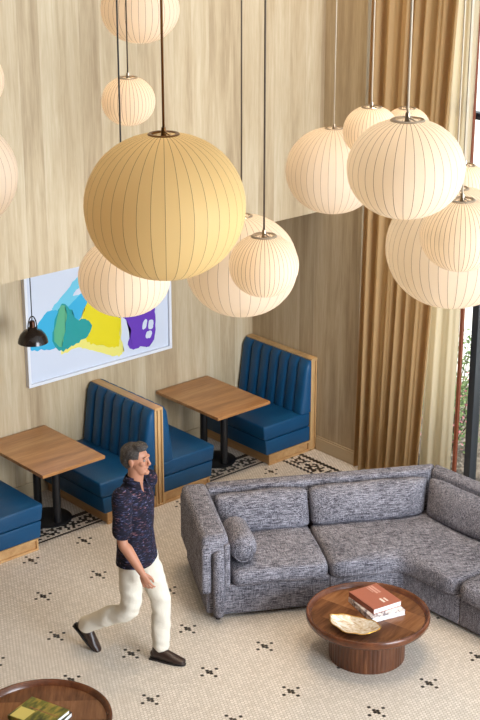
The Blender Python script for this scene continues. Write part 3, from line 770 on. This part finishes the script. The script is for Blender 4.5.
# joints (forward, left, up)
HIP = (.055, 0, .955); RH, LH = (.055, -.092, .93), (.06, .092, .93)
RK, RA = (.03, -.115, .475), (-.383, -.065, .222)
LK, LA = (.222, .055, .50), (.235, .01, .095)
RS, RE, RW = (.030, -.190, 1.455), (.062, -.268, 1.125), (.215, -.270, .895)
LS, LE, LW = (.075, .190, 1.455), (-.06, .255, 1.14), (.03, .27, .90)
HC = Vector((.074, -.005, 1.697))
M['skin'] = plain('skin', srgb(176, 122, 96), .5, spec=.4)
bm = bmesh.new()
capsule(bm, [(.06, 0, .93, .095, .135), (.055, 0, 1.05, .092, .125), (.045, 0, 1.2, .105, .14), (.045, 0, 1.36, .11, .16), (.05, 0, 1.44, .07, .11), (.065, 0, 1.50, .052, .055), (.08, 0, 1.60, .052, .052)])
for K, A, H in ((RK, RA, RH), (LK, LA, LH)): capsule(bm, [(*H, .075), (*K, .052), (*(Vector(K).lerp(Vector(A), .3)), .052), (*A, .036)])
for S_, E_, W_ in ((RS, RE, RW), (LS, LE, LW)):
    capsule(bm, [(*S_, .056), (*(Vector(S_).lerp(Vector(E_), .45)), .050), (*E_, .040), (*(Vector(E_).lerp(Vector(W_), .3)), .043), (*W_, .028, .024)])
# head : turned a little towards the viewer's right, looking ahead
rot = Matrix.Rotation(.0, 4, 'Z')
def hp(x, y, z): return (HC.x+x, HC.y+y, HC.z+z)
ball(bm, hp(-.012, 0, .028), (.098, .077, .092)); capsule(bm, [(*hp(.012, 0, .03), .078, .066), (*hp(.022, 0, -.03), .068, .060), (*hp(.040, 0, -.080), .048, .046)])
capsule(bm, [(*hp(-.02, 0, -.07), .052), (*hp(.03, 0, -.088), .042)]); capsule(bm, [(.05, 0, 1.47, .064), (.062, 0, 1.56, .060), (.066, 0, 1.62, .058)])
capsule(bm, [(*hp(.088, 0, .018), .009), (*hp(.101, 0, -.010), .0115), (*hp(.107, 0, -.023), .0125)])          # nose
ball(bm, hp(.100, .010, -.030), (.011, .008, .007)); ball(bm, hp(.100, -.010, -.030), (.011, .008, .007))
capsule(bm, [(*hp(.083, -.034, .032), .010), (*hp(.093, -.014, .034), .011), (*hp(.093, .014, .034), .011), (*hp(.083, .034, .032), .010)])   # brow
capsule(bm, [(*hp(.080, -.018, -.055), .008), (*hp(.089, 0, -.055), .009), (*hp(.080, .018, -.055), .008)])   # lips
ball(bm, hp(.080, 0, -.096), (.022, .026, .020))                                                                # chin
for y in (-1, 1):
    ball(bm, hp(.060, .040*y, -.012), (.026, .022, .022))                                                         # cheeks
    ball(bm, hp(-.010, .079*y, -.002), (.020, .010, .032), Matrix.Rotation(-.2, 4, 'Y')); ball(bm, hp(-.006, .077*y, -.026), (.011, .009, .014))  # ears
# hands: palm, four unequal curled fingers, thumb
def hand(W_, d, side):
    d = Vector(d).normalized(); w = Vector(W_); inn = Vector((0, -side, 0)); inn = (inn-d*inn.dot(d)).normalized(); fwd = inn.cross(d)*(-1 if side < 0 else 1)
    if fwd.x < 0: fwd = -fwd
    def P(a, b, c): return tuple(w + d*a + fwd*b + inn*c)
    capsule(bm, [(*P(-.01, 0, 0), .024), (*P(.03, .004, 0), .026, .018), (*P(.075, .004, .002), .030, .016), (*P(.09, .002, .004), .030, .014)], sub=3)
    for b in (-.027, -.009, .010, .029): capsule(bm, [(*P(.035, b*.7, 0), .013), (*P(.086, b, .002), .0105)], sub=2)
    for b, L in ((.029, .072), (.010, .080), (-.009, .075), (-.027, .060)):
        capsule(bm, [(*P(.085, b*1.05, .003), .0088), (*P(.085+L*.42, b*1.28, .010), .0084), (*P(.085+L*.72, b*1.3, .025), .0078), (*P(.085+L*.88, b*1.25, .042), .0070)], n=10, sub=3)
    capsule(bm, [(*P(.02, .018, .006), .014), (*P(.05, .042, .016), .0125), (*P(.078, .050, .024), .0105), (*P(.10, .048, .030), .009)], n=10, sub=3)
hand(RW, (.35, .05, -1), -1)
hand(LW, (.15, -.05, -1), 1)
fuse('body', bm, M['skin'], man, .0042, 2)
# eyes, brows
M['eye'] = plain('eye_white', srgb(150, 136, 126), .5); M['iris'] = plain('dark_iris', srgb(40, 28, 22), .3)
for y in (-1, 1):
    e = bmesh.new(); bmesh.ops.create_uvsphere(e, u_segments=14, v_segments=10, radius=.0115, matrix=Matrix.Translation(Vector(hp(.0765, .030*y, .012))))
    e = mesh_obj('eye', e, M['eye'], man, True)
    e2 = bmesh.new(); bmesh.ops.create_uvsphere(e2, u_segments=10, v_segments=8, radius=.0062, matrix=Matrix.Translation(Vector(hp(.0828, .031*y, .011)))); mesh_obj('iris', e2, M['iris'], e, True)
t = NT('grey_hair'); n = t.noise(t.coord((20, 20, 90)), 4, 4, .6); t.bump(n, .004); M['hair'] = t.set(t.ramp(n, [(.35, srgb(30, 25, 23)), (.54, srgb(58, 51, 48)), (.70, srgb(110, 103, 100))]), .65)
bm = bmesh.new()
ball(bm, hp(-.024, 0, .046), (.102, .085, .084)); ball(bm, hp(-.052, 0, .005), (.076, .080, .082)); ball(bm, hp(.030, 0, .105), (.062, .062, .034)); ball(bm, hp(-.065, 0, -.035), (.042, .058, .050))
def hcut(v):
    q = v.co-HC; v.co += noise.noise_vector(v.co*38)*.005
    if q.x > .045 and q.z < .085:      # keep forehead and temples free
        v.co.x = HC.x+.045+(q.x-.045)*.15
fuse('hair', bm, M['hair'], man, .006, 2, hcut)
bm = bmesh.new()
for y in (-1, 1): capsule(bm, [(*hp(.089, .014*y, .036), .004), (*hp(.088, .030*y, .040), .0042), (*hp(.076, .044*y, .035), .003)], n=8, sub=3)
mesh_obj('eyebrows', bm, M['hair'], man, True)
# shirt
t = NT('navy_dash_print'); v = t.coord((20, 20, 110), (.1, .1, 0)); n = t.noise(v, 1.6, 2, .5, .3); n2 = t.noise(t.coord((14, 14, 40)), 1.2, 2, .5)
c1 = t.ramp(n, [(.52, srgb(24, 24, 36)), (.62, srgb(48, 52, 84)), (.74, srgb(116, 112, 140))]); c2 = t.ramp(n, [(.54, srgb(24, 22, 34)), (.64, srgb(80, 50, 62)), (.76, srgb(150, 112, 114))])
M['shirt'] = t.set(t.mix(t.ramp(n2, [(.5, (0, 0, 0)), (.56, (1, 1, 1))]), c1, c2), .85, spec=.2)
bm = bmesh.new()
capsule(bm, [(.055, 0, .86, .152, .212), (.052, 0, .96, .142, .194), (.045, 0, 1.10, .138, .178), (.045, 0, 1.25, .146, .184), (.045, 0, 1.37, .140, .196), (.048, 0, 1.455, .104, .160), (.055, 0, 1.515, .070, .090)])
for S_, E_ in ((RS, RE), (LS, LE)):
    S_, E_ = Vector(S_), Vector(E_); capsule(bm, [(*S_, .078), (*S_.lerp(E_, .5), .074), (*S_.lerp(E_, .76), .076)])
def scut(v):
    if v.co.z < .865: v.co.z = .865 + (v.co.z-.865)*.08 + .012*math.sin(v.co.y*14)
    v.co += noise.noise_vector(v.co*9)*.006
    if v.co.x > .08 and v.co.z > 1.385 and abs(v.co.y) < (v.co.z-1.385)*.55: v.co.x -= .055
fuse('shirt', bm, M['shirt'], man, .0075, 3, scut)
bm = bmesh.new()    # open collar
cc = Vector((.058, 0, 1.528)); r0, r1 = [], []; N = 30
for i in range(N+1):
    a = .62+(2*PI-1.24)*i/N; x, y = math.cos(a), math.sin(a); f = max(0, x)
    r0.append(bm.verts.new(cc+Vector((.068*x-.002, .072*y, .030-.035*f)))); r1.append(bm.verts.new(cc+Vector((.088*x+.006*f, .096*y, -.014-.055*f))))
for i in range(N): bm.faces.new((r0[i], r0[i+1], r1[i+1], r1[i]))
o = mesh_obj('collar', bm, M['shirt'], man, True); md = o.modifiers.new('thickness', 'SOLIDIFY'); md.thickness = .005
# trousers
t = NT('cream_chino'); n = t.noise(t.coord((1, 1, 1)), 9, 4, .6, .8); t.bump(n, .012, .7); M['chino'] = t.set(srgb(212, 204, 190), .9, spec=.15)
bm = bmesh.new()
capsule(bm, [(.05, 0, 1.0, .108, .150), (.05, 0, .93, .115, .160), (.055, 0, .88, .108, .15)])
V_ = Vector
def leg(H, K, A, e):
    H, K, A = V_(H), V_(K), V_(A); capsule(bm, [(*H, .094), (*H.lerp(K, .35), .096), (*K, .080), (*K.lerp(A, .45), .076), (*K.lerp(A, e), .068)])
leg(RH, RK, RA, .97); leg(LH, LK, LA, .95)
capsule(bm, [(*V_(LK).lerp(V_(LA), .86), .068), (*V_(LK).lerp(V_(LA), .94), .069)])          # rolled cuff
capsule(bm, [(*V_(RK).lerp(V_(RA), .90), .064), (*V_(RK).lerp(V_(RA), .96), .065)])
fuse('trousers', bm, M['chino'], man, .0075, 3, lambda v: setattr(v, 'co', v.co + noise.noise_vector(Vector((v.co.x*9, v.co.y*9, v.co.z*17)))*.011))
# shoes
M['leather'] = plain('dark_brown_leather', srgb(48, 32, 26), .35); M['sole'] = plain('dark_sole', srgb(26, 20, 18), .6)
def shoe(mx):
    u = bmesh.new()
    capsule(u, [(-.055, 0, .050, .036, .034), (0, 0, .062, .052, .040), (.06, 0, .052, .046, .044), (.13, 0, .038, .032, .047), (.19, 0, .030, .020, .038)])
    capsule(u, [(-.03, 0, .06, .042, .040), (-.025, 0, .10, .044, .042)])
    for v in u.verts: v.co.z = max(v.co.z, .012)
    bmesh.ops.transform(u, matrix=mx, verts=u.verts[:])
    o = fuse('shoe', u, M['leather'], man, .005, 2)
    s = bmesh.new(); out = []
    for i in range(28):
        a = 2*PI*i/28; x = .06+.155*math.cos(a); y = (.044+.008*math.cos(a-.4))*math.sin(a)*(1-.12*(math.cos(a*1) < -.5)); out.append((x, y))
    loft(s, out, out, 0, .018, .003, 2); box(s, -.092, -.02, -.034, .034, 0, .012, .004)
    bmesh.ops.transform(s, matrix=mx, verts=s.verts[:]); mesh_obj('sole', s, M['sole'], o)
    l = bmesh.new()
    for x, z in ((.035, .103), (.055, .094), (.075, .084)): tube(l, [(x, -.022, z-.008), (x+.004, 0, z), (x, .022, z-.008)], .003, 6)
    bmesh.ops.transform(l, matrix=mx, verts=l.verts[:]); mesh_obj('laces', l, M['sole'], o, True)
shoe(Matrix.Translation((.243, -.012, .0)) @ Matrix.Rotation(-.03, 4, 'Z'))
# back foot on its toes: pivot at the ball
th = math.radians(48)
shoe(Matrix.Translation((-.318, -.045, .004)) @ Matrix.Rotation(th, 4, 'Y') @ Matrix.Translation((-.165, 0, 0)))


# ------------------------------------------------------------------ light
w = bpy.data.worlds.new('sky'); S.world = w; w.use_nodes = True
bg = w.node_tree.nodes['Background']; bg.inputs[0].default_value = (.86, .93, 1.0, 1); bg.inputs[1].default_value = 1.2
sd = bpy.data.lights.new('sun', 'SUN'); sd.energy = 5; sd.angle = .01; sd.color = (1, .95, .86)
so = bpy.data.objects.new('sun', sd); C.objects.link(so); so.location = (8, 0, 12)
so.rotation_euler = Vector((.12, .10, 1)).to_track_quat('Z', 'Y').to_euler()
ld = bpy.data.lights.new('daylight', 'AREA'); ld.shape = 'RECTANGLE'; ld.size = 5.0; ld.size_y = 5.5; ld.energy = 1500; ld.color = (.84, .92, 1)
lo = bpy.data.objects.new('daylight', ld); C.objects.link(lo); lo.location = (1.1, -13.5, 3.3); lo.rotation_euler = (PI/2, 0, 0)
for k, (x, y, e) in enumerate([(-.4, -2.6, 45), (1.4, -1.6, 70), (2.4, -3.6, 60), (.4, -4.6, 80), (-3.5, -3.6, 20), (2.9, -.3, 120)]):
    ld = bpy.data.lights.new('downlight', 'SPOT'); ld.energy = e*4.0; ld.color = (1, .77, .52); ld.spot_size = 1.0; ld.spot_blend = .9; ld.shadow_soft_size = .08
    lo = bpy.data.objects.new('downlight', ld); C.objects.link(lo); lo.location = (x, y, ZC-.05)
# ------------------------------------------------------------------ camera
cd = bpy.data.cameras.new('camera'); cam = bpy.data.objects.new('camera', cd); C.objects.link(cam)
cd.sensor_fit = 'VERTICAL'; cd.sensor_height = 36; cd.lens = F_/720*36
cam.location = CAM; cam.rotation_euler = (PI/2-PIT, 0, -YAW); cd.clip_end = 200
S.camera = cam
S.view_settings.view_transform = 'Standard'; S.view_settings.look = 'None'; S.view_settings.gamma = 1; S.view_settings.use_curve_mapping = False
S.view_settings.exposure = .20
